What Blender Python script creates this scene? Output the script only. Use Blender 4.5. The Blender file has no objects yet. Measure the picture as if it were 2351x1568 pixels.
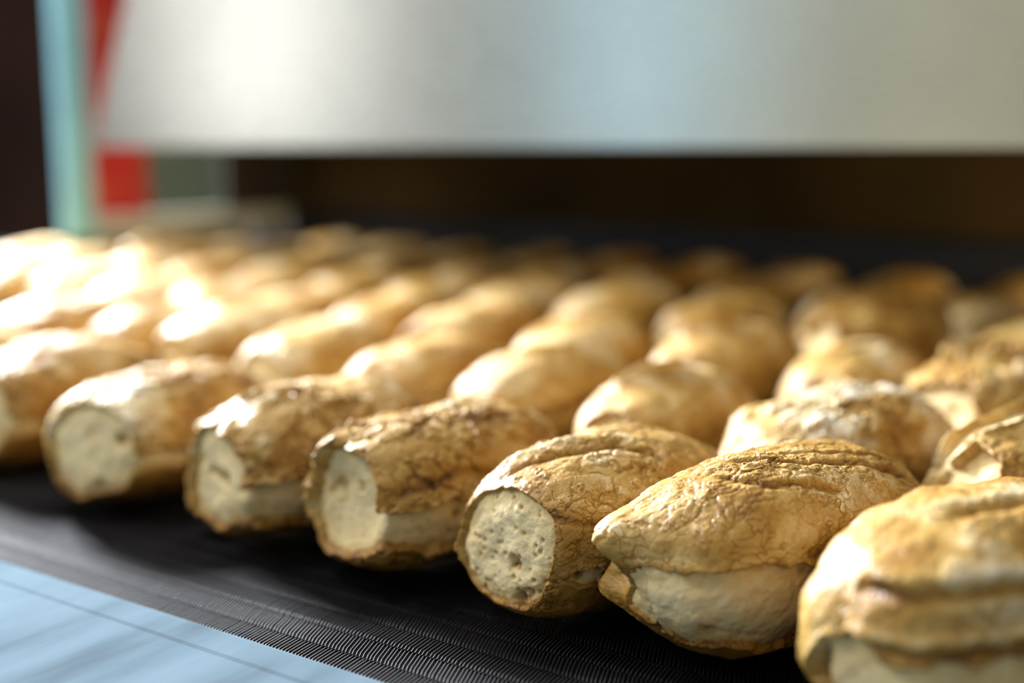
import bpy, math, random
import numpy as np
from mathutils import Vector, Matrix

C = bpy.context.scene.collection
S = bpy.context.scene
Z0 = 0.9            # height of the belt above the floor
CAM_H = 0.34        # camera above the belt
R = math.radians

# ------------------------------------------------------------------ noise
_rng = np.random.RandomState(7)
_perm = _rng.permutation(256); _perm = np.concatenate([_perm, _perm, _perm])
_g = _rng.normal(size=(256, 3)); _g /= np.linalg.norm(_g, axis=1)[:, None]

def _hash(i, j, k):
    return _perm[(_perm[(_perm[i & 255] + j) & 255] + k) & 255]

def perlin(P):
    I = np.floor(P).astype(np.int64); F = P - I
    U = F*F*F*(F*(F*6-15)+10)
    out = 0
    for dx in (0, 1):
        wx = U[:, 0] if dx else 1-U[:, 0]
        for dy in (0, 1):
            wy = U[:, 1] if dy else 1-U[:, 1]
            for dz in (0, 1):
                wz = U[:, 2] if dz else 1-U[:, 2]
                g = _g[_hash(I[:, 0]+dx, I[:, 1]+dy, I[:, 2]+dz)]
                out = out + wx*wy*wz*((F[:, 0]-dx)*g[:, 0]+(F[:, 1]-dy)*g[:, 1]+(F[:, 2]-dz)*g[:, 2])
    return out*1.6

def fbm(P, oct=4, gain=.5):
    s = 0; a = 1.
    for o in range(oct):
        s = s + a*perlin(P*(2.03**o)+17.3*o); a *= gain
    return s

def worley(P):
    I = np.floor(P).astype(np.int64); F = P - I
    d1 = np.full(len(P), 9.); d2 = d1.copy(); idc = np.zeros(len(P))
    for a in (-1, 0, 1):
        for b in (-1, 0, 1):
            for c in (-1, 0, 1):
                h = _hash(I[:, 0]+a, I[:, 1]+b, I[:, 2]+c)
                q = (_g[h]*.5+.5)
                d = np.sqrt((a+q[:, 0]-F[:, 0])**2+(b+q[:, 1]-F[:, 1])**2+(c+q[:, 2]-F[:, 2])**2)
                m = d < d1
                d2 = np.where(m, d1, np.minimum(d2, d)); idc = np.where(m, h/255., idc); d1 = np.where(m, d, d1)
    return d1, d2, idc

def sst(a, b, x):
    t = np.clip((x-a)/(b-a), 0, 1); return t*t*(3-2*t)

def smin(a, b, k):
    h = np.clip(.5+.5*(b-a)/k, 0, 1); return b*(1-h)+a*h-k*h*(1-h)

# ------------------------------------------------------------------ quad sphere
_qs = {}
def quadsphere(N):
    if N in _qs: return _qs[N]
    t = np.tan(np.linspace(-1, 1, N+1)*np.pi/4)
    A, B = np.meshgrid(t, t, indexing='ij'); o = np.ones_like(A)
    faces = []; verts = []
    for k, (v, flip) in enumerate([((o, A, B), 0), ((-o, A, B), 1), ((A, o, B), 1), ((A, -o, B), 0), ((A, B, o), 0), ((A, B, -o), 1)]):
        V = np.stack([x.ravel() for x in v], 1); base = k*(N+1)**2
        i, j = np.meshgrid(np.arange(N), np.arange(N), indexing='ij'); i = i.ravel(); j = j.ravel()
        a = base+i*(N+1)+j; b = a+(N+1); c = b+1; d = a+1
        Fq = np.stack([a, b, c, d], 1)
        if flip: Fq = Fq[:, ::-1]
        verts.append(V); faces.append(Fq)
    V = np.concatenate(verts); Fq = np.concatenate(faces)
    key = np.round(V*1e6).astype(np.int64)
    _, idx, inv = np.unique(key, axis=0, return_index=True, return_inverse=True)
    inv = inv.ravel()
    V = V[idx]; Fq = inv[Fq]
    V = V/np.linalg.norm(V, axis=1)[:, None]
    _qs[N] = (V, Fq)
    return _qs[N]

def mesh_np(name, V, Fq, mat, attrs=None, smooth=True):
    used = np.zeros(len(V), bool); used[Fq.ravel()] = True
    remap = np.cumsum(used)-1
    V2 = V[used]; F2 = remap[Fq]
    me = bpy.data.meshes.new(name)
    me.vertices.add(len(V2)); me.vertices.foreach_set('co', V2.astype(np.float32).ravel())
    me.loops.add(F2.size); me.loops.foreach_set('vertex_index', F2.ravel().astype(np.int32))
    me.polygons.add(len(F2)); me.polygons.foreach_set('loop_start', np.arange(0, F2.size, F2.shape[1], dtype=np.int32))
    me.polygons.foreach_set('loop_total', np.full(len(F2), F2.shape[1], np.int32))
    for k, v in (attrs or {}).items():
        a = me.attributes.new(k, 'FLOAT', 'POINT'); a.data.foreach_set('value', v[used].astype(np.float32))
    me.update(calc_edges=True)
    me.polygons.foreach_set('use_smooth', np.full(len(F2), smooth, bool))
    me.materials.append(mat)
    return me

# ------------------------------------------------------------------ materials
def mat(name):
    m = bpy.data.materials.new(name); m.use_nodes = True
    nt = m.node_tree; return m, nt, nt.nodes['Principled BSDF']
def N(nt, t, **kw):
    n = nt.nodes.new(t)
    for k, v in kw.items():
        if k in n.inputs: n.inputs[k].default_value = v
        else: setattr(n, k, v)
    return n
def ramp(nt, fac, stops):
    r = nt.nodes.new('ShaderNodeValToRGB'); e = r.color_ramp.elements
    while len(e) < len(stops): e.new(.5)
    for x, (p, c) in zip(e, stops): x.position = p; x.color = (*c, 1)
    nt.links.new(fac, r.inputs['Fac']); return r.outputs['Color']
def math_(nt, op, a, b=None, c=None):
    n = nt.nodes.new('ShaderNodeMath'); n.operation = op
    for i, v in enumerate((a, b, c)):
        if v is None: continue
        if isinstance(v, (int, float)): n.inputs[i].default_value = v
        else: nt.links.new(v, n.inputs[i])
    return n.outputs[0]

def simple(name, col, rough=.6, metal=0., scale=0, var=.1, bump=0., spec=.5):
    m, nt, b = mat(name)
    b.inputs['Roughness'].default_value = rough; b.inputs['Metallic'].default_value = metal
    b.inputs['Specular IOR Level'].default_value = spec
    if scale:
        tc = N(nt, 'ShaderNodeTexCoord'); n = N(nt, 'ShaderNodeTexNoise', Scale=scale, Detail=5.)
        nt.links.new(tc.outputs['Object'], n.inputs['Vector'])
        c = ramp(nt, n.outputs['Fac'], [(.3, tuple(x*(1-var) for x in col)), (.7, tuple(min(1, x*(1+var)) for x in col))])
        nt.links.new(c, b.inputs['Base Color'])
        if bump:
            bp = N(nt, 'ShaderNodeBump', Strength=bump, Distance=.01); nt.links.new(n.outputs['Fac'], bp.inputs['Height'])
            nt.links.new(bp.outputs[0], b.inputs['Normal'])
    else: b.inputs['Base Color'].default_value = (*col, 1)
    return m

def crust_mat():
    m, nt, b = mat('bread_crust'); L = nt.links
    tc = N(nt, 'ShaderNodeTexCoord'); at = N(nt, 'ShaderNodeAttribute', attribute_name='bake')
    oi = N(nt, 'ShaderNodeObjectInfo')
    n1 = N(nt, 'ShaderNodeTexNoise', Scale=38., Detail=4., Roughness=.6); L.new(tc.outputs['Object'], n1.inputs['Vector'])
    n2 = N(nt, 'ShaderNodeTexNoise', Scale=330., Detail=2.5, Roughness=.65); L.new(tc.outputs['Object'], n2.inputs['Vector'])
    n3 = N(nt, 'ShaderNodeTexNoise', Scale=14., Detail=1.); L.new(tc.outputs['Object'], n3.inputs['Vector'])
    f = math_(nt, 'ADD', at.outputs['Fac'], math_(nt, 'MULTIPLY_ADD', n1.outputs['Fac'], .34, -.17))
    f = math_(nt, 'ADD', f, math_(nt, 'MULTIPLY_ADD', n2.outputs['Fac'], .20, -.10))
    f = math_(nt, 'ADD', f, math_(nt, 'MULTIPLY_ADD', n3.outputs['Fac'], .30, -.15))
    f = math_(nt, 'ADD', f, math_(nt, 'MULTIPLY_ADD', oi.outputs['Random'], .10, -.05))
    mp = N(nt, 'ShaderNodeMapping'); mp.inputs['Scale'].default_value = (1, .45, 1); L.new(tc.outputs['Object'], mp.inputs[0])
    nd = N(nt, 'ShaderNodeTexNoise', Scale=55., Detail=2.); L.new(tc.outputs['Object'], nd.inputs['Vector'])
    ve = N(nt, 'ShaderNodeVectorMath', operation='MULTIPLY_ADD'); L.new(nd.outputs['Color'], ve.inputs[0]); ve.inputs[1].default_value = (.03,)*3; L.new(mp.outputs[0], ve.inputs[2])
    vo = N(nt, 'ShaderNodeTexVoronoi', feature='DISTANCE_TO_EDGE', Scale=85.); L.new(ve.outputs[0], vo.inputs['Vector'])
    mr = N(nt, 'ShaderNodeMapRange'); L.new(vo.outputs['Distance'], mr.inputs['Value']); mr.inputs['From Min'].default_value = .07; mr.inputs['From Max'].default_value = .0
    nm = N(nt, 'ShaderNodeTexNoise', Scale=24., Detail=1.); L.new(tc.outputs['Object'], nm.inputs['Vector'])
    m2 = N(nt, 'ShaderNodeMapRange'); L.new(nm.outputs['Fac'], m2.inputs['Value']); m2.inputs['From Min'].default_value = .50; m2.inputs['From Max'].default_value = .60
    ck = math_(nt, 'MULTIPLY', mr.outputs[0], m2.outputs[0])
    f = math_(nt, 'ADD', f, math_(nt, 'MULTIPLY', ck, .26))
    c = ramp(nt, f, [(0., (.84, .74, .57)), (.14, (.72, .55, .30)), (.30, (.55, .34, .095)), (.5, (.39, .195, .028)), (.75, (.22, .092, .014)), (1., (.07, .030, .008))])
    L.new(c, b.inputs['Base Color'])
    b.inputs['Roughness'].default_value = .45
    b.inputs['Specular IOR Level'].default_value = .42
    h = math_(nt, 'ADD', math_(nt, 'MULTIPLY', n2.outputs['Fac'], .9), n1.outputs['Fac'])
    h = math_(nt, 'SUBTRACT', h, math_(nt, 'MULTIPLY', ck, .7))
    bp = N(nt, 'ShaderNodeBump', Strength=.5, Distance=.0020); L.new(h, bp.inputs['Height']); L.new(bp.outputs[0], b.inputs['Normal'])
    return m
def crumb_mat():
    m, nt, b = mat('bread_crumb'); L = nt.links
    tc = N(nt, 'ShaderNodeTexCoord'); at = N(nt, 'ShaderNodeAttribute', attribute_name='bake')
    n1 = N(nt, 'ShaderNodeTexNoise', Scale=45., Detail=4., Roughness=.6); L.new(tc.outputs['Object'], n1.inputs['Vector'])
    n2 = N(nt, 'ShaderNodeTexNoise', Scale=260., Detail=3., Roughness=.7); L.new(tc.outputs['Object'], n2.inputs['Vector'])
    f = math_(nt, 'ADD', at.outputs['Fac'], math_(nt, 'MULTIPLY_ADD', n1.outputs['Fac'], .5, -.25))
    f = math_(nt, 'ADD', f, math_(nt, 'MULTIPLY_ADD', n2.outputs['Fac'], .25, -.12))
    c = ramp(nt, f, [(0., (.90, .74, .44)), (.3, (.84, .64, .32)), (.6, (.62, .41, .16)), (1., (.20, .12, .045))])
    L.new(c, b.inputs['Base Color'])
    b.inputs['Roughness'].default_value = .8; b.inputs['Specular IOR Level'].default_value = .25
    h = math_(nt, 'ADD', n2.outputs['Fac'], n1.outputs['Fac'])
    bp = N(nt, 'ShaderNodeBump', Strength=.5, Distance=.002); L.new(h, bp.inputs['Height']); L.new(bp.outputs[0], b.inputs['Normal'])
    return m
CRUST = crust_mat(); CRUMB = crumb_mat()

# ------------------------------------------------------------------ loaves
def poly_dist(U, Vv, pts):
    """distance to a polyline and the position 0..1 along it"""
    pts = np.array(pts, float); seg = np.linalg.norm(np.diff(pts, axis=0), axis=1); tot = seg.sum(); acc = 0
    best = np.full(len(U), 9.); bt = np.zeros(len(U))
    for i in range(len(seg)):
        a = pts[i]; d = pts[i+1]-a
        t = np.clip(((U-a[0])*d[0]+(Vv-a[1])*d[1])/(seg[i]**2), 0, 1)
        ds = np.hypot(U-a[0]-t*d[0], Vv-a[1]-t*d[1])
        m = ds < best; best = np.where(m, ds, best); bt = np.where(m, (acc+t*seg[i])/tot, bt); acc += seg[i]
    return best, bt

def loaf_meshes(name, W, L, h, seed, n=140, end=(-.2, .05, .40), tail=None, bands=(), feats=(), ridges=(), crackle=1.,
                flour_glare=.5, pores=1., lip=.002, taper=.0, endoff=0., cupped=0., endk=.010, pits=()):
    """crust mesh and crumb mesh. local axes: -Y near end, +Z up, origin at the underside centre.
    end = (nx, nz, distance / L) of the torn near end. bands = [(chart, polyline, half width)] of torn crumb."""
    D, Fq = quadsphere(n)
    so = np.array([seed*13.7, seed*7.1, seed*3.3])
    a, b, zc = W/2, L/2, h*.46
    c = np.where(D[:, 2] > 0, h-zc, zc*1.12)
    nn = 2.35
    aa = a*(1-taper*np.abs(D[:, 1])**3)
    r = ((np.abs(D[:, 0])/aa)**nn+(np.abs(D[:, 1])/b)**nn+(np.abs(D[:, 2])/c)**nn)**(-1/nn)
    pe = D*r[:, None]
    r = r*(1+.075*perlin(pe*9+so)+.04*perlin(pe*22+so))
    # flat underside
    rb = np.where(D[:, 2] < -.05, zc/np.maximum(-D[:, 2], .05), 9.)
    r = smin(r, rb, .012)
    pe = D*r[:, None]
    # torn near end
    nv = np.array([end[0], -1, end[1]]); nv /= np.linalg.norm(nv)
    dn = D@nv; d0 = end[2]*L
    rp = np.where(dn > .08, d0/np.maximum(dn, .08), 9.)
    wob = fbm(pe*38+so, 3)*.004
    s = pe@nv-d0
    re = smin(r, rp+.003*perlin(pe*30+so), endk)
    if cupped: re = re-cupped*sst(.004, .03, s)
    M = s-.005-endoff+wob
    if tail is not None:
        tv = np.array([tail[0], 1, tail[1]]); tv /= np.linalg.norm(tv); dt = D@tv
        rt = np.where(dt > .08, tail[2]*L/np.maximum(dt, .08), 9.); re = smin(re, rt, .02)
    P = D*re[:, None]
    mside = np.full(len(D), -1.)
    for ch, pts, w in bands:
        if ch == 'top': ok = P[:, 2] > 0; U, Vv = P[:, 0]/a, P[:, 1]/b
        elif ch == 'side': ok = P[:, 0] > .1*a; U, Vv = (P[:, 2]+zc)/h, P[:, 1]/b
        else: ok = P[:, 0] < -.1*a; U, Vv = (P[:, 2]+zc)/h, P[:, 1]/b
        sc = a if ch == 'top' else h
        pm = [(u*sc, v*b) for u, v in pts]
        ds, t = poly_dist(U*sc, Vv*b, pm)
        ww = w*(np.sin(np.pi*np.clip(t*.86+.10, 0, 1))**.6)
        m = np.where(ok, ww-ds+wob*1.3, -1.)
        mside = np.maximum(mside, m)
    M = np.maximum(M, mside)
    # --- crust relief
    q = P+.006*np.stack([perlin(P*60+so), perlin(P*60+so+31), perlin(P*60+so+57)], 1)
    d1, d2, idc = worley(q*np.array([46, 30, 46])+so)
    patch = sst(-.25, .35, perlin(P*16+so+5))*crackle
    topness = sst(-.03, .02, P[:, 2])
    edge = d2-d1
    crack = (1-sst(.02, .09, edge))*patch*(.35+.65*topness)*sst(-.25, .25, perlin(P*28+so+200))
    rid = 1-np.abs(perlin(q*np.array([75, 26, 75])+so+9))*3.2
    rid = np.clip(rid, 0, 1)**2*sst(0, .4, perlin(P*13+so+77))*crackle
    fine = fbm(P*130+so, 3)
    q2 = P+.004*np.stack([perlin(P*120+so), perlin(P*120+so+31), perlin(P*120+so+57)], 1)
    fa = fbm(q2*np.array([42, 24, 42])+so+21, 5, .55); fb = fbm(q2*np.array([85, 48, 85])+so+63, 4, .55)
    pa = sst(-.35, .25, perlin(P*15+so+90)); pb = sst(-.3, .2, perlin(P*19+so+130))
    fla = (sst(.0, .05, fa)+sst(.28, .33, fa)-sst(-.32, -.27, -fa)*0)*pa*crackle
    flb = sst(.05, .13, fb)*pb*crackle
    ea = (np.exp(-((fa-.0)/.035)**2)+np.exp(-((fa-.28)/.035)**2))*pa*crackle
    eb = np.exp(-((fb-.05)/.06)**2)*pb*crackle
    low = sst(-.052, -.030, P[:, 2])
    fla = fla*low; flb = flb*low; rid = rid*low; ea = ea*low
    Rc = re + (idc-.5)*.0010*patch - crack*.0013 - rid*.0013 + fine*.0006 + .0016*fbm(P*40+so+3, 2) + fla*.0010*max(crackle, .8)**1.6 + flb*.0006*max(crackle, .8) - ea*.0006*max(crackle, .8) - eb*.0005
    bake_add = crack*.16+rid*.20-.05*fla+ea*.17+eb*.12
    for ch, pts, w, amp in ridges:   # raised folds or grooves in the crust
        if ch == 'top': U, Vv, sc = P[:, 0], P[:, 1], a; ok = P[:, 2] > -.01
        else: U, Vv, sc = P[:, 2]+zc, P[:, 1], h; ok = P[:, 0] > 0
        ds, t = poly_dist(U+.003*perlin(P*50+so), Vv, [(u*sc, v*b) for u, v in pts])
        g = np.exp(-(ds/w)**2)*np.where(ok, 1, 0)*sst(0, .12, t)*sst(0, .12, 1-t)
        Rc = Rc+amp*g; bake_add = bake_add+(.28 if amp < 0 else -.12)*g
    liph = np.exp(-np.clip(-M, 0, 1)/.005)
    Rc = Rc+lip*liph*(M < 0.002)
    Rc = Rc-.016*sst(0., .0032, M)
    # --- crumb relief
    w1, w2, wid = worley(P*150+so)
    w3, _, _ = worley(P*62+so+4)
    pore = (1-sst(.12, .42, w1))*(wid > .45)*pores
    pit = (1-sst(.10, .45, w3))*sst(.05, .5, perlin(P*24+so+50))*pores
    inset = .0035
    Rk = re-inset+.0035*sst(0, .02, M)-pore*.0014-pit*.004+.0012*fbm(P*70+so, 3)
    Rk = Rk-.004*sst(.0, .012, mside)*sst(.004, -.012, s)
    pb_ = 0
    for p0, sg, dep in pits:
        p0 = np.array(p0)*np.array([a, b, h])-np.array([0, 0, zc])
        dd = P-p0; dd[:, 1] *= .3
        g_ = np.exp(-((dd**2).sum(1)+.00002*perlin(P*160+so))/sg**2)*(1+.5*perlin(P*210+so)); g_ = np.clip(g_, 0, 1)
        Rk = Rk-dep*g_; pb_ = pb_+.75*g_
    Pc = D*Rc[:, None]; Pk = D*Rk[:, None]
    for (p0, sg, v, who) in feats:
        p0 = np.array(p0)*np.array([a, b, h])-np.array([0, 0, zc]); v = np.array(v)
        g = np.exp(-((P-p0)**2).sum(1)/sg**2)[:, None]
        if who in 'cb': Pc = Pc+g*v
        if who in 'kb': Pk = Pk+g*v
    bake = .44+bake_add+.13*perlin(P*20+so+11)
    fl = sst(-.2, .5, perlin(P*12+so+40)+.3*perlin(P*60+so))*sst(-.01, .03, P[:, 2])*flour_glare  # pale flour on the tops, whitened further to imitate highlights
    bake = bake-.42*fl-.10*np.exp(-np.clip(-M, 0, 1)/.006)+.16*np.exp(-(M+.001)**2/.0012**2)
    bake = bake+.18*sst(0, -.035, P[:, 2]+.005)
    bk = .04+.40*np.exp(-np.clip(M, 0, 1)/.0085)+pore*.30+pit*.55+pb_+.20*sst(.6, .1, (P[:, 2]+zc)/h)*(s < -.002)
    up = np.array([0, 0, zc])
    kc = M[Fq].min(1) < .0034; kk = M[Fq].max(1) > -.005
    zmin = min(Pc[:, 2].min(), Pk[:, 2].min())
    off = np.array([0, 0, -zmin])
    return (mesh_np(name+'_crust', Pc+off, Fq[kc], CRUST, dict(bake=bake)),
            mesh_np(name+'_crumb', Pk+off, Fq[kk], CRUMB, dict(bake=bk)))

def place_loaf(meshes, x, y, yaw, label, group, scale=1.):
    e = bpy.data.objects.new('bread_loaf', None); C.objects.link(e)
    e.location = (x, y, Z0+.0008); e.rotation_euler = (0, 0, yaw); e.scale = (scale,)*3
    e.empty_display_size = .05
    e['label'] = label; e['category'] = 'bread'; e['group'] = group
    for nm, me in zip(('crust', 'crumb'), meshes):
        o = bpy.data.objects.new(nm, me); C.objects.link(o); o.parent = e
    e.children[1]['label'] = 'pale torn crumb' if e.children[1].name.startswith('crumb') else 'golden brown crust'
    return e
# ------------------------------------------------------------------ the loaves
FR = 'torn bread loaves in the front row on the belt'
B2 = 'bread loaves in the second row on the belt'
B3 = 'bread loaves in the third row on the belt'
B4 = 'bread loaves in the fourth row on the belt'
B5 = 'bread loaves in the fifth row, under the hood'
B6 = 'bread loaves in the sixth row, under the hood'
W0, L0, H0 = .142, .272, .122
hero = {}
hero['A'] = loaf_meshes('loaf_a', .146, .272, .127, 3, 90, end=(.10, .12, .41), bands=[('side', [(.45, -1), (.42, -.55)], .010)], crackle=1.2)
hero['B'] = loaf_meshes('loaf_b', .142, .266, .122, 5, 110, end=(.14, .12, .385), endoff=-.002,
                        bands=[('side', [(.62, -.98), (.44, -.72), (.40, -.2)], .010)], crackle=1.3, flour_glare=.9, pores=.6, pits=[((.05, -.75, .62), .004, .003), ((.25, -.75, .25), .004, .003), ((.55, -.75, .6), .006, .008)])
hero['C'] = loaf_meshes('loaf_c', .144, .276, .127, 11, 120, end=(-.15, .04, .40),
                        bands=[('side', [(.36, -1.0), (.33, -.55), (.36, .1)], .022), ('top', [(-.1, -.45), (.3, -.3), (.8, -.35)], .006)],
                        crackle=1.5, flour_glare=.8, pores=.8, lip=.004, pits=[((-.2, -.8, .5), .004, .006), ((-.05, -.8, .47), .004, .006), ((.1, -.8, .45), .004, .006), ((-.45, -.8, .55), .005, .004)])
hero['D'] = loaf_meshes('loaf_d', .136, .268, .124, 17, 150, end=(-.02, .14, .40), cupped=.012,
                        bands=[('side', [(.52, -1.0), (.40, -.75), (.36, -.2), (.37, .35)], .019)], crackle=1.6, flour_glare=.6, pores=1., lip=.006, pits=[((-.02, -.8, .60), .0045, .008), ((.14, -.8, .54), .003, .006), ((.24, -.8, .50), .003, .006), ((-.35, -.8, .60), .006, .004), ((-.25, -.8, .50), .004, .003)],
                        feats=[((-.35, -.86, .97), .016, (0, -.006, .008), 'b'), ((.1, -.86, 1.0), .016, (0, .010, -.012), 'b'), ((.55, -.72, .95), .020, (.0, -.004, .006), 'c')],
                        ridges=[('top', [(-.5, -.6), (.1, -.3), (.5, .2), (.6, .6)], .004, -.004), ('side', [(.62, -.8), (.7, -.3), (.6, .2)], .004, -.003)])
hero['E'] = loaf_meshes('loaf_e', .137, .275, .124, 23, 165, end=(-.02, .06, .38), endoff=-.003,
                        bands=[('side', [(.33, -.92), (.34, -.55), (.30, -.1)], .006), ('left', [(.30, -1), (.35, -.8)], .012)],
                        crackle=1.0, flour_glare=.55, pores=1.5, lip=.0015, pits=[((.22, -.8, .17), .007, .008), ((.12, -.8, .38), .005, .007), ((.33, -.8, .22), .003, .004), ((-.3, -.8, .7), .003, .003)],
                        feats=[((-.9, -.80, .35), .012, (-.006, -.006, -.004), 'c')],
                        ridges=[('top', [(-.35, -.72), (.0, -.45), (.35, -.05), (.75, .15)], .0055, -.007),
                                ('top', [(-.5, -.58), (-.1, -.25), (.25, .15), (.6, .4)], .006, .004),
                                ('side', [(.75, -.85), (.62, -.45), (.70, -.1)], .003, -.002)])
hero['F'] = loaf_meshes('loaf_f', .142, .290, .136, 31, 165, end=(.12, -.25, .44), endk=.035, endoff=.004,
                        bands=[('side', [(.34, -1.05), (.38, -.70), (.33, -.25), (.28, .15)], .033)], crackle=.9, flour_glare=.45, pores=.45, lip=.0045, pits=[((.55, -.7, .26), .004, .003), ((1., -.05, .42), .010, .008), ((.3, -.8, .1), .003, .003)],
                        feats=[((-.25, -.97, .66), .026, (-.006, -.030, .004), 'b'), ((-.45, -.92, .44), .016, (.012, .018, 0), 'b'),
                               ((-.75, -.86, .26), .020, (-.016, -.022, .002), 'b'), ((.2, -1, .28), .05, (.004, -.008, 0), 'k')],
                        ridges=[('top', [(-.2, -.35), (.25, -.1), (.5, .4), (.55, .8)], .0035, -.004), ('top', [(.05, -.5), (.5, -.35), (.8, .1)], .0035, -.0035),
                                ('top', [(-.1, .0), (.2, .3), (.3, .8)], .003, -.003),
                                ('side', [(.55, -.25), (.68, -.05), (.60, .2), (.45, .1)], .004, -.004)])
hero['G'] = loaf_meshes('loaf_g', .148, .300, .142, 41, 120, end=(.15, -.22, .43), endk=.03, endoff=.002,
                        bands=[('side', [(.28, -1.05), (.30, -.70), (.24, -.25), (.22, .25)], .030)], crackle=.45, flour_glare=.6, pores=.5, lip=.004,
                        pits=[((-.5, -.8, .38), .012, .012), ((.2, -.8, .12), .005, .005)], feats=[((-.55, -.88, .33), .020, (.010, .012, 0), 'k')],
                        ridges=[('side', [(.80, -.95), (.82, -.5), (.78, .0), (.70, .6)], .0045, .0045), ('side', [(.74, -.95), (.76, -.5), (.72, .0), (.62, .6)], .004, -.004),
                                ('side', [(.56, -.95), (.58, -.5), (.55, .0), (.48, .6)], .0045, .0045), ('side', [(.50, -.95), (.52, -.5), (.48, .0), (.40, .6)], .004, -.004),
                                ('top', [(.1, -.4), (.35, .2), (.4, .8)], .006, -.005)])
hero['p'] = loaf_meshes('loaf_p', .146, .275, .124, 47, 90, end=(-.1, .45, .44), crackle=.6, flour_glare=.7,
                        bands=[('top', [(.0, -.25), (.35, .1), (.4, .7)], .013)], lip=.005, ridges=[('side', [(.6, -.8), (.66, .0), (.55, .5)], .005, -.004)])
hero['q'] = loaf_meshes('loaf_q', .146, .275, .128, 53, 90, end=(-.1, .75, .41), crackle=.4, flour_glare=.6,
                        bands=[('top', [(-.2, -.45), (.25, -.25), (.75, .0)], .016)], lip=.008,
                        feats=[((-.1, -.15, 1.), .03, (0, -.012, .010), 'c')])
hero['r'] = loaf_meshes('loaf_r', .150, .285, .128, 59, 110, end=(-.2, .35, .45), crackle=1.6, flour_glare=.8,
                        bands=[('side', [(.62, -.95), (.55, -.5), (.60, .1)], .008), ('top', [(-.1, -.2), (.2, .0), (.5, .0)], .005)], lip=.003)
hero['s'] = loaf_meshes('loaf_s', .160, .300, .138, 61, 110, end=(-.1, .55, .40), crackle=.9, flour_glare=.3, pores=.5,
                        bands=[('top', [(-.5, -.75), (-.1, -.45), (.2, .2), (.3, .8)], .024)], lip=.009,
                        ridges=[('top', [(.25, -.6), (.6, -.2), (.7, .5)], .004, -.003)])
hero['t'] = loaf_meshes('loaf_t', .152, .285, .132, 67, 90, end=(-.1, .5, .42), crackle=1.7, flour_glare=.3,
                        bands=[('top', [(-.3, -.3), (.1, .0), (.7, .0)], .018), ('side', [(.6, -.6), (.5, .0), (.6, .5)], .016)], lip=.010)
VAR = [
 loaf_meshes('loaf_u', .142, .268, .122, 71, 56, end=(-.15, .2, .41), bands=[('side', [(.4, -.95), (.4, -.2)], .014)], crackle=.9, flour_glare=.7),
 loaf_meshes('loaf_v', .146, .274, .124, 73, 56, end=(-.1, .4, .43), bands=[('top', [(0, -.5), (.3, .2)], .012)], crackle=.6, flour_glare=.6),
 loaf_meshes('loaf_w', .140, .264, .118, 79, 56, end=(-.3, .1, .44), tail=(.1, .1, .42), crackle=1.3, flour_glare=.8),
 loaf_meshes('loaf_x', .150, .276, .128, 83, 56, end=(.1, .5, .40), bands=[('side', [(.55, -.9), (.5, .3)], .012)], crackle=1., flour_glare=.5, lip=.005),
 loaf_meshes('loaf_y', .144, .270, .121, 89, 56, end=(-.2, .0, .42), bands=[('side', [(.3, -1), (.32, -.3)], .022)], crackle=.7, flour_glare=.7, lip=.004)]

FRONT = [
 ('v', -1.335, .800, .05, 'bread loaf at the left frame edge, only its top showing behind the leftmost torn end'),
 ('A', -1.158, 0.815, 0.08, 'leftmost front-row loaf, its torn end cut by the frame edge', 0.966),
 ('B', -0.949, 0.787, 0.10, 'front-row loaf with a large round smooth pale end, second torn end from the left', 0.983),
 ('C', -0.762, 0.803, -0.05, 'front-row loaf with wide pale crumb strip along its side, third torn end from left', 0.972),
 ('D', -0.607, 0.793, -0.12, 'front-row loaf with hollow cup-shaped pale end and notched rim, fourth torn end from the left', 0.957),
 ('E', -0.450, 0.786, -0.18, 'sharpest front-row loaf with a flat oval porous cut face towards the camera', 0.960),
 ('F', -0.310, 0.788, -0.37, 'large loaf with beak-like crust overhang above bulging pale crumb, second from the right in front', 0.925),
 ('G', -0.160, 0.744, -0.38, 'nearest loaf cut off by the lower right corner, long curved folds in its crust', 0.920)]
for k, x, y, yaw, lb, *sc in FRONT:
    place_loaf(hero.get(k) or VAR[1], x, y, yaw, lb, FR, sc[0] if sc else 1.)
ROW2 = [
 ('t', -.172, 1.060, -.40, 'loaf with tall curled crust ridge at the right frame edge, behind the nearest loaf', 0.900),
 ('r', -.350, 1.040, -.30, 'crackled loaf with bright left tip, directly behind the beak-like loaf', 0.950),
 ('q', -.524, 1.052, -.05, 'second-row loaf with a dark open hollow under a raised crust edge', 0.930),
 ('p', -.692, 1.082, -.03, 'smooth rounded second-row loaf with bright band, behind the cup-ended and porous-faced loaves', 0.985),
 (3, -.846, 1.070, .08, 'second-row loaf with tan torn right side, behind the cup-ended loaf', 0.950),
 (0, -1.030, 1.092, .16, 'second-row loaf with brilliant white flat top strip, behind the wide crumb strip loaf', 0.990),
 (4, -1.182, 1.125, .05, 'long smooth second-row loaf with white ridge, behind the round pale end', 1.080),
 (1, -1.335, 1.115, .12, 'second-row loaf with brown right flank, between the leftmost front loaf and the long smooth loaf', 0.990),
 (2, -1.530, 1.105, .10, 'second-row loaf at the left frame edge', 1.000)]
used = set()
def mesh_of(k): return hero[k] if isinstance(k, str) else VAR[k]
for k, x, y, yaw, lb, sc in ROW2: place_loaf(mesh_of({'t': 's', }.get(k, k)), x, y, yaw, lb, B2, sc)
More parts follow.
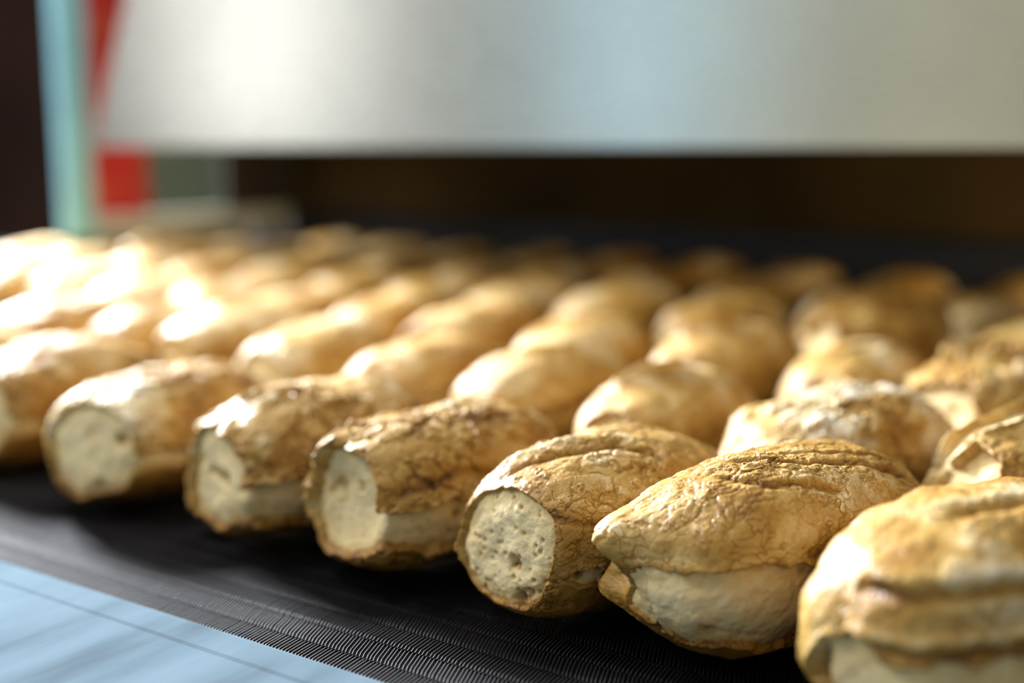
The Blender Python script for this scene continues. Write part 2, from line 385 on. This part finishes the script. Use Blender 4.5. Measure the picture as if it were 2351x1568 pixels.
ROW3 = [
 ('t', -.282, 1.328, -.22, 'rough shaggy third-row loaf nearest the right edge with upturned torn crust flaps'),
 (1, -.428, 1.315, .0, 'third-row loaf with pale slanting left edge, between two torn loaves on the right'),
 ('q', -.585, 1.330, -.12, 'third-row loaf with pale domed top, behind the loaf with the dark open hollow'),
 (4, -.790, 1.335, .05, 'third-row loaf with small white left tip, above the smooth rounded second-row loaf'),
 (3, -.965, 1.340, -.1, 'third-row loaf with brown flank and pale crest, near the middle of the picture'),
 (0, -1.145, 1.372, .10, 'third-row loaf behind the white-topped second-row loaf'),
 (2, -1.325, 1.380, .06, 'third-row loaf behind the long smooth second-row loaf'),
 (1, -1.500, 1.386, .12, 'third-row loaf with blurred white tip, second group from the left edge'),
 (4, -1.675, 1.370, .08, 'third-row loaf with glaring white top, third from the left end of its row'),
 (0, -1.860, 1.385, -.05, 'third-row loaf with glaring white top, second from the left end of its row'),
 (3, -2.040, 1.380, .1, 'third-row loaf at the left end of its row')]
for k, x, y, yaw, lb in ROW3: place_loaf(mesh_of(k), x, y, yaw, lb, B3, .95 if k == 't' else .97)
ROW4 = [
 (3, -.290, 1.590, -.2, 'tan fourth-row loaf second from the right frame edge'),
 ('s', -.500, 1.610, -.3, 'fourth-row loaf with broad pale torn front, in front of the darkest loaves'),
 (2, -.725, 1.64, -.3, 'fourth-row loaf with a brilliant white left tip and orange back'),
 ('p', -.905, 1.635, -.25, 'large smooth fourth-row loaf, brown below, in the middle of its row'),
 (4, -1.085, 1.640, -.1, 'fourth-row loaf with a round white spot on its left tip'),
 (1, -1.265, 1.650, -.1, 'fourth-row loaf just left of the one with a round white tip spot'),
 (0, -1.450, 1.655, .0, 'blurred fourth-row loaf left of the picture middle'),
 (3, -1.630, 1.660, .05, 'blurred fourth-row loaf under the corner of the hood opening'),
 (2, -1.810, 1.655, -.05, 'blurred bright fourth-row loaf below the grey window pane'),
 (4, -2.000, 1.650, .1, 'blurred bright fourth-row loaf below the red poster'),
 (1, -2.190, 1.645, .1, 'blurred white-topped fourth-row loaf left of the turquoise edge'),
 (0, -2.380, 1.640, .15, 'blurred white-topped fourth-row loaf at the left frame edge')]
for k, x, y, yaw, lb in ROW4: place_loaf(mesh_of(k), x, y, yaw, lb, B4, .97)
ROW5 = [(-.23, 1.865, -.2), (-.42, 1.870, -.15), (-.61, 1.875, -.2), (-.80, 1.88, -.1), (-.985, 1.885, -.1), (-1.17, 1.885, -.05),
        (-1.355, 1.890, -.1), (-1.545, 1.895, 0), (-1.73, 1.90, .1), (-1.915, 1.91, 0), (-2.10, 1.915, .1), (-2.29, 1.92, .05)]
N5 = ['twelfth and rightmost', 'eleventh', 'tenth', 'ninth', 'eighth', 'seventh', 'sixth', 'fifth', 'fourth', 'third', 'second', 'first']
for i, (x, y, yaw) in enumerate(ROW5):
    tone = 'dark shaded' if i < 5 else ('golden half-lit' if i < 8 else 'orange-lit blurred')
    place_loaf(VAR[(i*3+1) % 5], x, y, yaw, f'{tone} loaf, {N5[i]} from the left in the fifth row', B5, .96)
ROW6 = [(-.42, 2.145, -.15), (-.62, 2.15, -.2), (-.82, 2.15, -.1), (-1.01, 2.155, -.15), (-1.20, 2.155, -.1), (-1.39, 2.16, -.05), (-1.59, 2.16, .05), (-1.79, 2.165, 0), (-1.98, 2.17, .1)]
N6 = ['ninth and rightmost', 'eighth', 'seventh', 'sixth', 'fifth', 'fourth', 'third', 'second', 'first']
for i, (x, y, yaw) in enumerate(ROW6):
    place_loaf(VAR[(i*2) % 5], x, y, yaw, f'dim loaf {N6[i]} from the left in the last row', B6, .96)
# ------------------------------------------------------------------ machine and hall
def add_box(V, Fc, lo, hi):
    b = len(V)
    V += [(x, y, z) for x in (lo[0], hi[0]) for y in (lo[1], hi[1]) for z in (lo[2], hi[2])]
    Fc += [[b+i for i in q] for q in ((0, 1, 3, 2), (4, 6, 7, 5), (0, 4, 5, 1), (2, 3, 7, 6), (0, 2, 6, 4), (1, 5, 7, 3))]
def box_obj(name, boxes, m, parent=None, bevel=0., kind=None, label=None, smooth=False):
    V, Fc = [], []
    for lo, hi in boxes: add_box(V, Fc, lo, hi)
    me = bpy.data.meshes.new(name); me.from_pydata(V, [], Fc); me.update(); me.materials.append(m)
    o = bpy.data.objects.new(name, me); C.objects.link(o); o.parent = parent
    if bevel:
        md = o.modifiers.new('bevel', 'BEVEL'); md.width = bevel; md.segments = 3
    if kind: o['kind'] = kind
    if label: o['label'] = label
    return o
def prism(name, outline, y0, y1, m, parent=None, axis='y', bevel=0.):
    """extrude a 2D outline (x,z) along y, or (y,z) along x"""
    n = len(outline)
    V = [(u, y0, w) if axis == 'y' else (y0, u, w) for u, w in outline]+[(u, y1, w) if axis == 'y' else (y1, u, w) for u, w in outline]
    Fc = [list(range(n))[::-1], list(range(n, 2*n))]+[[i, (i+1) % n, n+(i+1) % n, n+i] for i in range(n)]
    me = bpy.data.meshes.new(name); me.from_pydata(V, [], Fc); me.update(); me.materials.append(m)
    o = bpy.data.objects.new(name, me); C.objects.link(o); o.parent = parent
    if bevel:
        md = o.modifiers.new('bevel', 'BEVEL'); md.width = bevel; md.segments = 3; md.limit_method = 'ANGLE'
    return o
def empty(name, loc, label, cat, group=None):
    e = bpy.data.objects.new(name, None); C.objects.link(e); e.location = loc; e.empty_display_size = .1
    e['label'] = label; e['category'] = cat
    if group: e['group'] = group
    return e

M_belt = simple('belt_wire', (.028, .026, .029), .58, 1., scale=7, var=.5, spec=.5)  # tone patches stand in for reflections on the wires
M_bed = simple('belt_bed', (.006, .006, .008), .5)
M_dark = simple('dark_enclosure', (.010, .011, .016), .6)
M_floor = simple('floor_tile', (.25, .22, .19), .5, scale=3, var=.15)
M_wall = simple('wall_paint', (.46, .43, .33), .8, scale=2, var=.05)
M_wallb = simple('brown_wall_panel', (.085, .040, .027), .7, scale=1.2, var=.35)
M_ceil = simple('ceiling_paint', (.6, .6, .6), .9)
M_turq = simple('turquoise_paint', (.28, .63, .80), .45, scale=8, var=.08)
M_rail = simple('pale_rail', (.55, .58, .50), .5)
M_brown = simple('brown_panel_steel', (.038, .025, .009), .8, 0., spec=.05, scale=3, var=.35)  # brown base colour stands in for warm light reflected by the steel
M_frame = simple('frame_steel', (.35, .36, .38), .4, .8)

def steel(name, col, rough, scr=.5, scale=(1, 60, 60), metal=1., smudge=.0):
    m, nt, b = mat(name); L = nt.links
    tc = N(nt, 'ShaderNodeTexCoord'); mp = N(nt, 'ShaderNodeMapping'); mp.inputs['Scale'].default_value = scale
    L.new(tc.outputs['Object'], mp.inputs[0])
    n = N(nt, 'ShaderNodeTexNoise', Scale=6., Detail=5.); L.new(mp.outputs[0], n.inputs['Vector'])
    n2 = N(nt, 'ShaderNodeTexNoise', Scale=5., Detail=3.); L.new(tc.outputs['Object'], n2.inputs['Vector'])
    r = math_(nt, 'ADD', math_(nt, 'MULTIPLY_ADD', n.outputs['Fac'], scr*.3, rough-scr*.15), math_(nt, 'MULTIPLY_ADD', n2.outputs['Fac'], smudge, -smudge/2))
    L.new(r, b.inputs['Roughness'])
    c = ramp(nt, n2.outputs['Fac'], [(.3, tuple(x*(.9-smudge*.6) for x in col)), (.65, col)])
    L.new(c, b.inputs['Base Color']); b.inputs['Metallic'].default_value = metal
    bp = N(nt, 'ShaderNodeBump', Strength=.08, Distance=.002); L.new(n.outputs['Fac'], bp.inputs['Height']); L.new(bp.outputs[0], b.inputs['Normal'])
    return m
M_hood = steel('brushed_hood_steel', (.57, .56, .49), .27, .3, (1, 40, 40))
M_rail_steel = steel('scratched_rail_steel', (.17, .235, .285), .68, .3, (40, 3, 40), .0, .5)
_nt = M_rail_steel.node_tree
_tc = N(_nt, 'ShaderNodeTexCoord'); _mp = N(_nt, 'ShaderNodeMapping'); _mp.inputs['Scale'].default_value = (9, 1.6, 1); _mp.inputs['Rotation'].default_value = (0, 0, .35)
_nt.links.new(_tc.outputs['Object'], _mp.inputs[0])
_n = N(_nt, 'ShaderNodeTexNoise', Scale=1.6, Detail=5.); _nt.links.new(_mp.outputs[0], _n.inputs['Vector'])
_nt.links.new(ramp(_nt, _n.outputs['Fac'], [(.28, (.060, .076, .088)), (.50, (.125, .175, .215)), (.68, (.165, .225, .275))]), _nt.nodes['Principled BSDF'].inputs['Base Color'])  # bluish streaks: scratches plus reflections painted into the colour
M_rail_steel.node_tree.nodes['Principled BSDF'].inputs['Specular IOR Level'].default_value = .0

# --- conveyor: frame (rail, bed, legs) and the wire mesh belt
XA, XB, YA, YB = -4.2, .75, .559, 2.33
conv = empty('conveyor', (-1.5, 1.4, 0), 'long conveyor frame with a bare pale steel side rail in the lower left corner', 'conveyor')
def P(o):
    o.parent = conv; o.matrix_parent_inverse = Matrix.Translation(-Vector(conv.location)); return o
P(box_obj('belt_bed', [((XA, YA+.001, Z0-.06), (XB, YB, Z0-.022))], M_bed))
# side rail: flat top with a small raised lip beside the belt and a folded outer skirt
prof = [(-.10, Z0-.30), (-.10, Z0-.004), (-.094, Z0+.001), (YA-.030, Z0+.001), (YA-.027, Z0+.0022), (YA-.004, Z0+.0030), (YA, Z0+.0015), (YA, Z0-.05),
        (YA-.01, Z0-.05), (YA-.01, Z0-.012), (-.09, Z0-.012), (-.09, Z0-.30)]
P(prism('side_rail', prof, XA, XB, M_rail_steel, axis='x'))['label'] = 'pale scratched steel side rail'
P(box_obj('back_rail', [((XA, YB, Z0-.30), (XB, YB+.02, Z0+.004))], M_dark, bevel=.003))
for x in (-3.9, -2.2, -.6, .5):
    for y in (-.02, YB-.04):
        P(box_obj('leg', [((x-.03, y-.03, .02), (x+.03, y+.03, Z0-.06 if y > 1 else Z0-.012)), ((x-.06, y-.06, 0), (x+.06, y+.06, .02))], M_frame, bevel=.003))

def belt():
    band = .0258; pitch = .0031; rad = .00066
    nb = int((YB-YA)/band); nx = int((XB-XA)/pitch)
    rs = np.random.RandomState(3)
    xs = XA+pitch*np.arange(nx)
    segs0, segs1, rods0, rods1 = [], [], [], []
    for j in range(nb):
        t = math.tan(R(8 if j % 2 == 0 else 22))*band
        y0 = YA+.002+j*band
        drift = -math.tan(R(15))*band*j
        off = (drift % pitch)
        x0 = xs+off
        jit = rs.normal(size=nx)*.00018
        # each wire arches slightly between two cross rods
        a = np.stack([x0+jit, np.full(nx, y0), np.full(nx, Z0-.0024)], 1)
        b = np.stack([x0-t*.5+jit, np.full(nx, y0+band*.5), np.full(nx, Z0-.0010)], 1)
        c = np.stack([x0-t+jit, np.full(nx, y0+band), np.full(nx, Z0-.0024)], 1)
        b1 = a+(c-a)*.14; b1[:, 2] = Z0-.0010; b2 = a+(c-a)*.86; b2[:, 2] = Z0-.0010
        for p, q in ((a, b1), (b1, b2), (b2, c)): segs0.append(p); segs1.append(q)
        # kinked rod line between the bands
        m = nx*2
        xr = XA+pitch*.5*np.arange(m+1); zr = Z0-.0036+.0005*(np.arange(m+1) % 2); yr = y0+.0005*((np.arange(m+1) % 2)*2-1)
        rr = np.stack([xr, yr, zr], 1)
        rods0.append(rr[:-1]); rods1.append(rr[1:])
    nw = sum(len(q) for q in segs0)
    A = np.concatenate(segs0+rods0); B = np.concatenate(segs1+rods1)
    rr_ = np.where(np.arange(len(A)) < nw, rad, .0005)[:, None]
    d = B-A; d /= np.linalg.norm(d, axis=1)[:, None]
    u = np.cross(d, [0, 0, 1.]); u /= np.linalg.norm(u, axis=1)[:, None]; w = np.cross(u, d)
    V = []
    n = len(A)
    for Q in (A, B):
        for k in range(4):
            an = k*math.pi/2+math.pi/4
            V.append(Q+rr_*(math.cos(an)*u+math.sin(an)*w))
    V = np.stack(V, 1).reshape(-1, 3)   # 8 per segment
    base = (np.arange(n)*8)[:, None]
    Fq = np.concatenate([base+np.array([[k, (k+1) % 4, 4+(k+1) % 4, 4+k]]) for k in range(4)])
    me = mesh_np('wire_belt', V, Fq, M_belt)
    o = bpy.data.objects.new('conveyor_belt', me); C.objects.link(o)
    o['label'] = 'black woven wire mesh belt carrying all the loaves'; o['category'] = 'conveyor belt'
    return o
belt()

# --- the hood over the far half of the belt
HY = 1.60
hood = empty('oven_hood', (-1.0, 2.0, 0), 'wide brushed steel oven hood hanging over the back rows of loaves', 'oven hood')
def Ph(o):
    o.parent = hood; o.matrix_parent_inverse = Matrix.Translation(-Vector(hood.location)); return o
zb = Z0+CAM_H
XL = -2.06
fp = prism('front_panel', [(XL-.04, zb+.006), (XL-.02, zb), (1.2, zb-.001), (1.2, zb+1.1), (XL+.45, zb+1.1)], HY-.004, HY+.004, M_hood, bevel=.002)
Ph(fp)['label'] = 'shiny brushed steel front sheet'
Ph(prism('bottom_flange', [(HY-.006, zb-.006), (HY-.006, zb+.004), (HY+.004, zb+.004), (HY+.035, zb+.002), (HY+.035, zb-.003), (HY, zb-.008)], XL-.03, 1.2, M_hood, axis='x'))
BY = 2.36
Ph(box_obj('inner_panel', [((-2.42, BY, Z0+.165), (1.2, BY+.03, zb+.25))], M_brown, bevel=.004))['label'] = 'brown inner back panel'
Ph(box_obj('back_panel', [((-2.42, BY+.06, 0.0), (1.2, BY+.10, zb+1.1))], M_dark))['label'] = 'black back wall of the hood'
Ph(box_obj('top_panel', [((XL, HY, zb+1.1), (1.2, BY+.1, zb+1.12)), ((-2.42, HY+.3, zb+.25), (1.2, BY+.06, zb+.27))], M_dark))
Ph(box_obj('end_panel', [((1.2, HY, Z0+.2), (1.23, BY+.1, zb+1.12))], M_dark))
Ph(box_obj('corner_post', [((-2.47, BY+.0, 0), (-2.42, BY+.10, zb+1.1))], simple('post_brown', (.05, .035, .028), .5, .3), bevel=.004))

# --- framed guard panel at the left end of the hood
GX = -2.30
gp = empty('guard_panel', (GX, 1.95, 0), 'turquoise-edged guard panel with red poster, at the left end of the hood', 'guard panel')
def Pg(o):
    o.parent = gp; o.matrix_parent_inverse = Matrix.Translation(-Vector(gp.location)); return o
zg = Z0+.130
ztop = zb+1.0
Pg(box_obj('side_frame', [((GX-.012, 1.660, zg), (GX+.012, 1.735, ztop))], M_turq, bevel=.004))['label'] = 'turquoise upright edge'
Pg(box_obj('bottom_rail', [((GX-.011, 1.736, zg), (GX+.011, 2.34, zg+.045))], M_rail, bevel=.004))
Pg(box_obj('side_frame', [((GX-.012, 2.12, zg+.046), (GX+.012, 2.345, ztop)), ((GX-.012, 2.345, .0), (GX+.012, 2.40, ztop))], simple('frame_dark', (.035, .028, .022), .5), bevel=.004))['label'] = 'dark brown rear post'
def poster_mat():
    m, nt, b = mat('red_poster'); L = nt.links
    tc = N(nt, 'ShaderNodeTexCoord'); mp = N(nt, 'ShaderNodeMapping'); mp.inputs['Scale'].default_value = (1, 9, 14); L.new(tc.outputs['Object'], mp.inputs[0])
    n = N(nt, 'ShaderNodeTexNoise', Scale=1.3, Detail=3.); L.new(mp.outputs[0], n.inputs['Vector'])
    c = ramp(nt, n.outputs['Fac'], [(.40, (.55, .03, .03)), (.56, (.58, .04, .035)), (.62, (.66, .16, .10)), (.75, (.64, .19, .13))])
    L.new(c, b.inputs['Base Color']); b.inputs['Roughness'].default_value = .5
    return m
PM = poster_mat()
Pg(box_obj('poster', [((GX-.004, 1.736, zg+.046), (GX+.006, 1.885, zb-.002)), ((GX-.004, 1.736, zb+.002), (GX+.006, 1.885, ztop))], PM))['label'] = 'red poster with pale blurred marks'
mg, nt, b = mat('greenish_glass'); b.inputs['Base Color'].default_value = (.15, .20, .165, 1); b.inputs['Roughness'].default_value = .3; b.inputs['Specular IOR Level'].default_value = .5; b.inputs['Alpha'].default_value = .45
Pg(box_obj('window_pane', [((GX-.004, 1.886, zg+.046), (GX+.004, 2.118, ztop))], mg))['label'] = 'murky grey-green pane'

# --- hall
def struct(name, boxes, m): return box_obj(name, boxes, m, kind='structure')
X0, X1, Y0, Y1, ZT = -9., 3.5, -3.6, 5.0, 3.8
struct('floor', [((X0, Y0, -.1), (X1, Y1, 0))], M_floor)
struct('ceiling', [((X0, Y0, ZT), (X1, Y1, ZT+.1))], M_ceil)
struct('wall_back', [((X0, Y1, 0), (X1, Y1+.1, ZT))], M_wallb)
struct('wall_right', [((X1, Y0, 0), (X1+.1, Y1, ZT))], M_wall)
struct('wall_front', [((X0, Y0-.1, 0), (X1, Y0, ZT))], M_wall)
struct('wall_left', [((X0-.1, Y0, 0), (X0, Y1, ZT))], M_wallb)
def emit(name, col, s):
    m, nt, b = mat(name); b.inputs['Base Color'].default_value = (0, 0, 0, 1); b.inputs['Emission Color'].default_value = (*col, 1); b.inputs['Emission Strength'].default_value = s
    return m
def window(name, y, xa, xb, za, zb_, col, s):  # framed glowing panel, added behind the camera for the hood's reflections
    o = box_obj(name, [((xa-.06, y, za-.06), (xb+.06, y+.03, za)), ((xa-.06, y, zb_), (xb+.06, y+.03, zb_+.06)), ((xa-.06, y, za), (xa, y+.03, zb_)), ((xb, y, za), (xb+.06, y+.03, zb_)),
                       (((xa+xb)/2-.02, y, za), ((xa+xb)/2+.02, y+.03, zb_))], M_frame, kind='structure')
    g = box_obj('pane', [((xa, y+.004, za), (xb, y+.012, zb_))], emit(name+'_glow', col, s), parent=o)
    return o
window('glow_panel_1', Y0+.001, -7.35, -6.35, 1.0, 3.4, (.95, .96, 1.), 7.)
window('glow_panel_2', Y0+.001, -4.0, -3.3, .6, 3.0, (.40, .70, 1.), 3.0)
window('glow_panel_3', Y0+.001, -.6, 2.6, 1.3, 3.0, (.96, .95, .75), .10)

def area(name, loc, tgt, size, energy, col, sy=None):
    l = bpy.data.lights.new(name, 'AREA'); l.energy = energy; l.color = col; l.size = size
    if sy: l.shape = 'RECTANGLE'; l.size_y = sy
    o = bpy.data.objects.new(name, l); C.objects.link(o); o.location = loc
    o.rotation_euler = (Vector(tgt)-Vector(loc)).to_track_quat('-Z', 'Y').to_euler(); return o
area('skylight', (-3.8, 1.78, Z0+1.55), (-1.2, 1.0, Z0), .6, 640, (.90, .95, 1.))
area('extra_key', (-2.0, .75, Z0+2.0), (-1.0, .9, Z0), .4, 30, (.95, .97, 1.))  # added light, a weaker second key without a fitting
area('front_fill', (-2.5, -.9, 3.7), (-.8, .8, Z0), 1.1, 72, (1., .97, .90))  # added fill from the front left to brighten the torn end faces
area('warm_lamp', (-2.9, 2.7, Z0+1.1), (-2.0, 1.9, Z0), .4, 12, (1., .62, .35))

area('panel_fill', (.25, 1.98, Z0+.30), (.05, 2.36, Z0+.62), .12, 13., (1., .75, .42))  # added unseen light to brighten the right of the inner panel
w = bpy.data.worlds.new('world'); S.world = w; w.use_nodes = True
w.node_tree.nodes['Background'].inputs[0].default_value = (.4, .45, .5, 1); w.node_tree.nodes['Background'].inputs[1].default_value = .3

# ------------------------------------------------------------------ camera
cam = bpy.data.cameras.new('camera'); co = bpy.data.objects.new('camera', cam); C.objects.link(co)
F_PX = 2800.; phi = math.atan(456/F_PX)
fx, fy = -.560141, .828397
fwd = Vector((fx*math.cos(phi), fy*math.cos(phi), -math.sin(phi)))
co.location = (0, 0, Z0+CAM_H)
co.rotation_euler = fwd.to_track_quat('-Z', 'Y').to_euler()
cam.sensor_width = 36; cam.lens = F_PX*36/2351; cam.clip_start = .02
cam.dof.use_dof = True; cam.dof.focus_distance = .83; cam.dof.aperture_fstop = 1.35
S.camera = co
S.view_settings.view_transform = 'Standard'; S.view_settings.look = 'None'; S.view_settings.gamma = 1; S.view_settings.use_curve_mapping = False
S.view_settings.exposure = 0.
S.cycles.use_denoising = True; S.cycles.use_adaptive_sampling = True; S.cycles.adaptive_threshold = .03
S.cycles.max_bounces = 4; S.cycles.diffuse_bounces = 2; S.cycles.glossy_bounces = 2
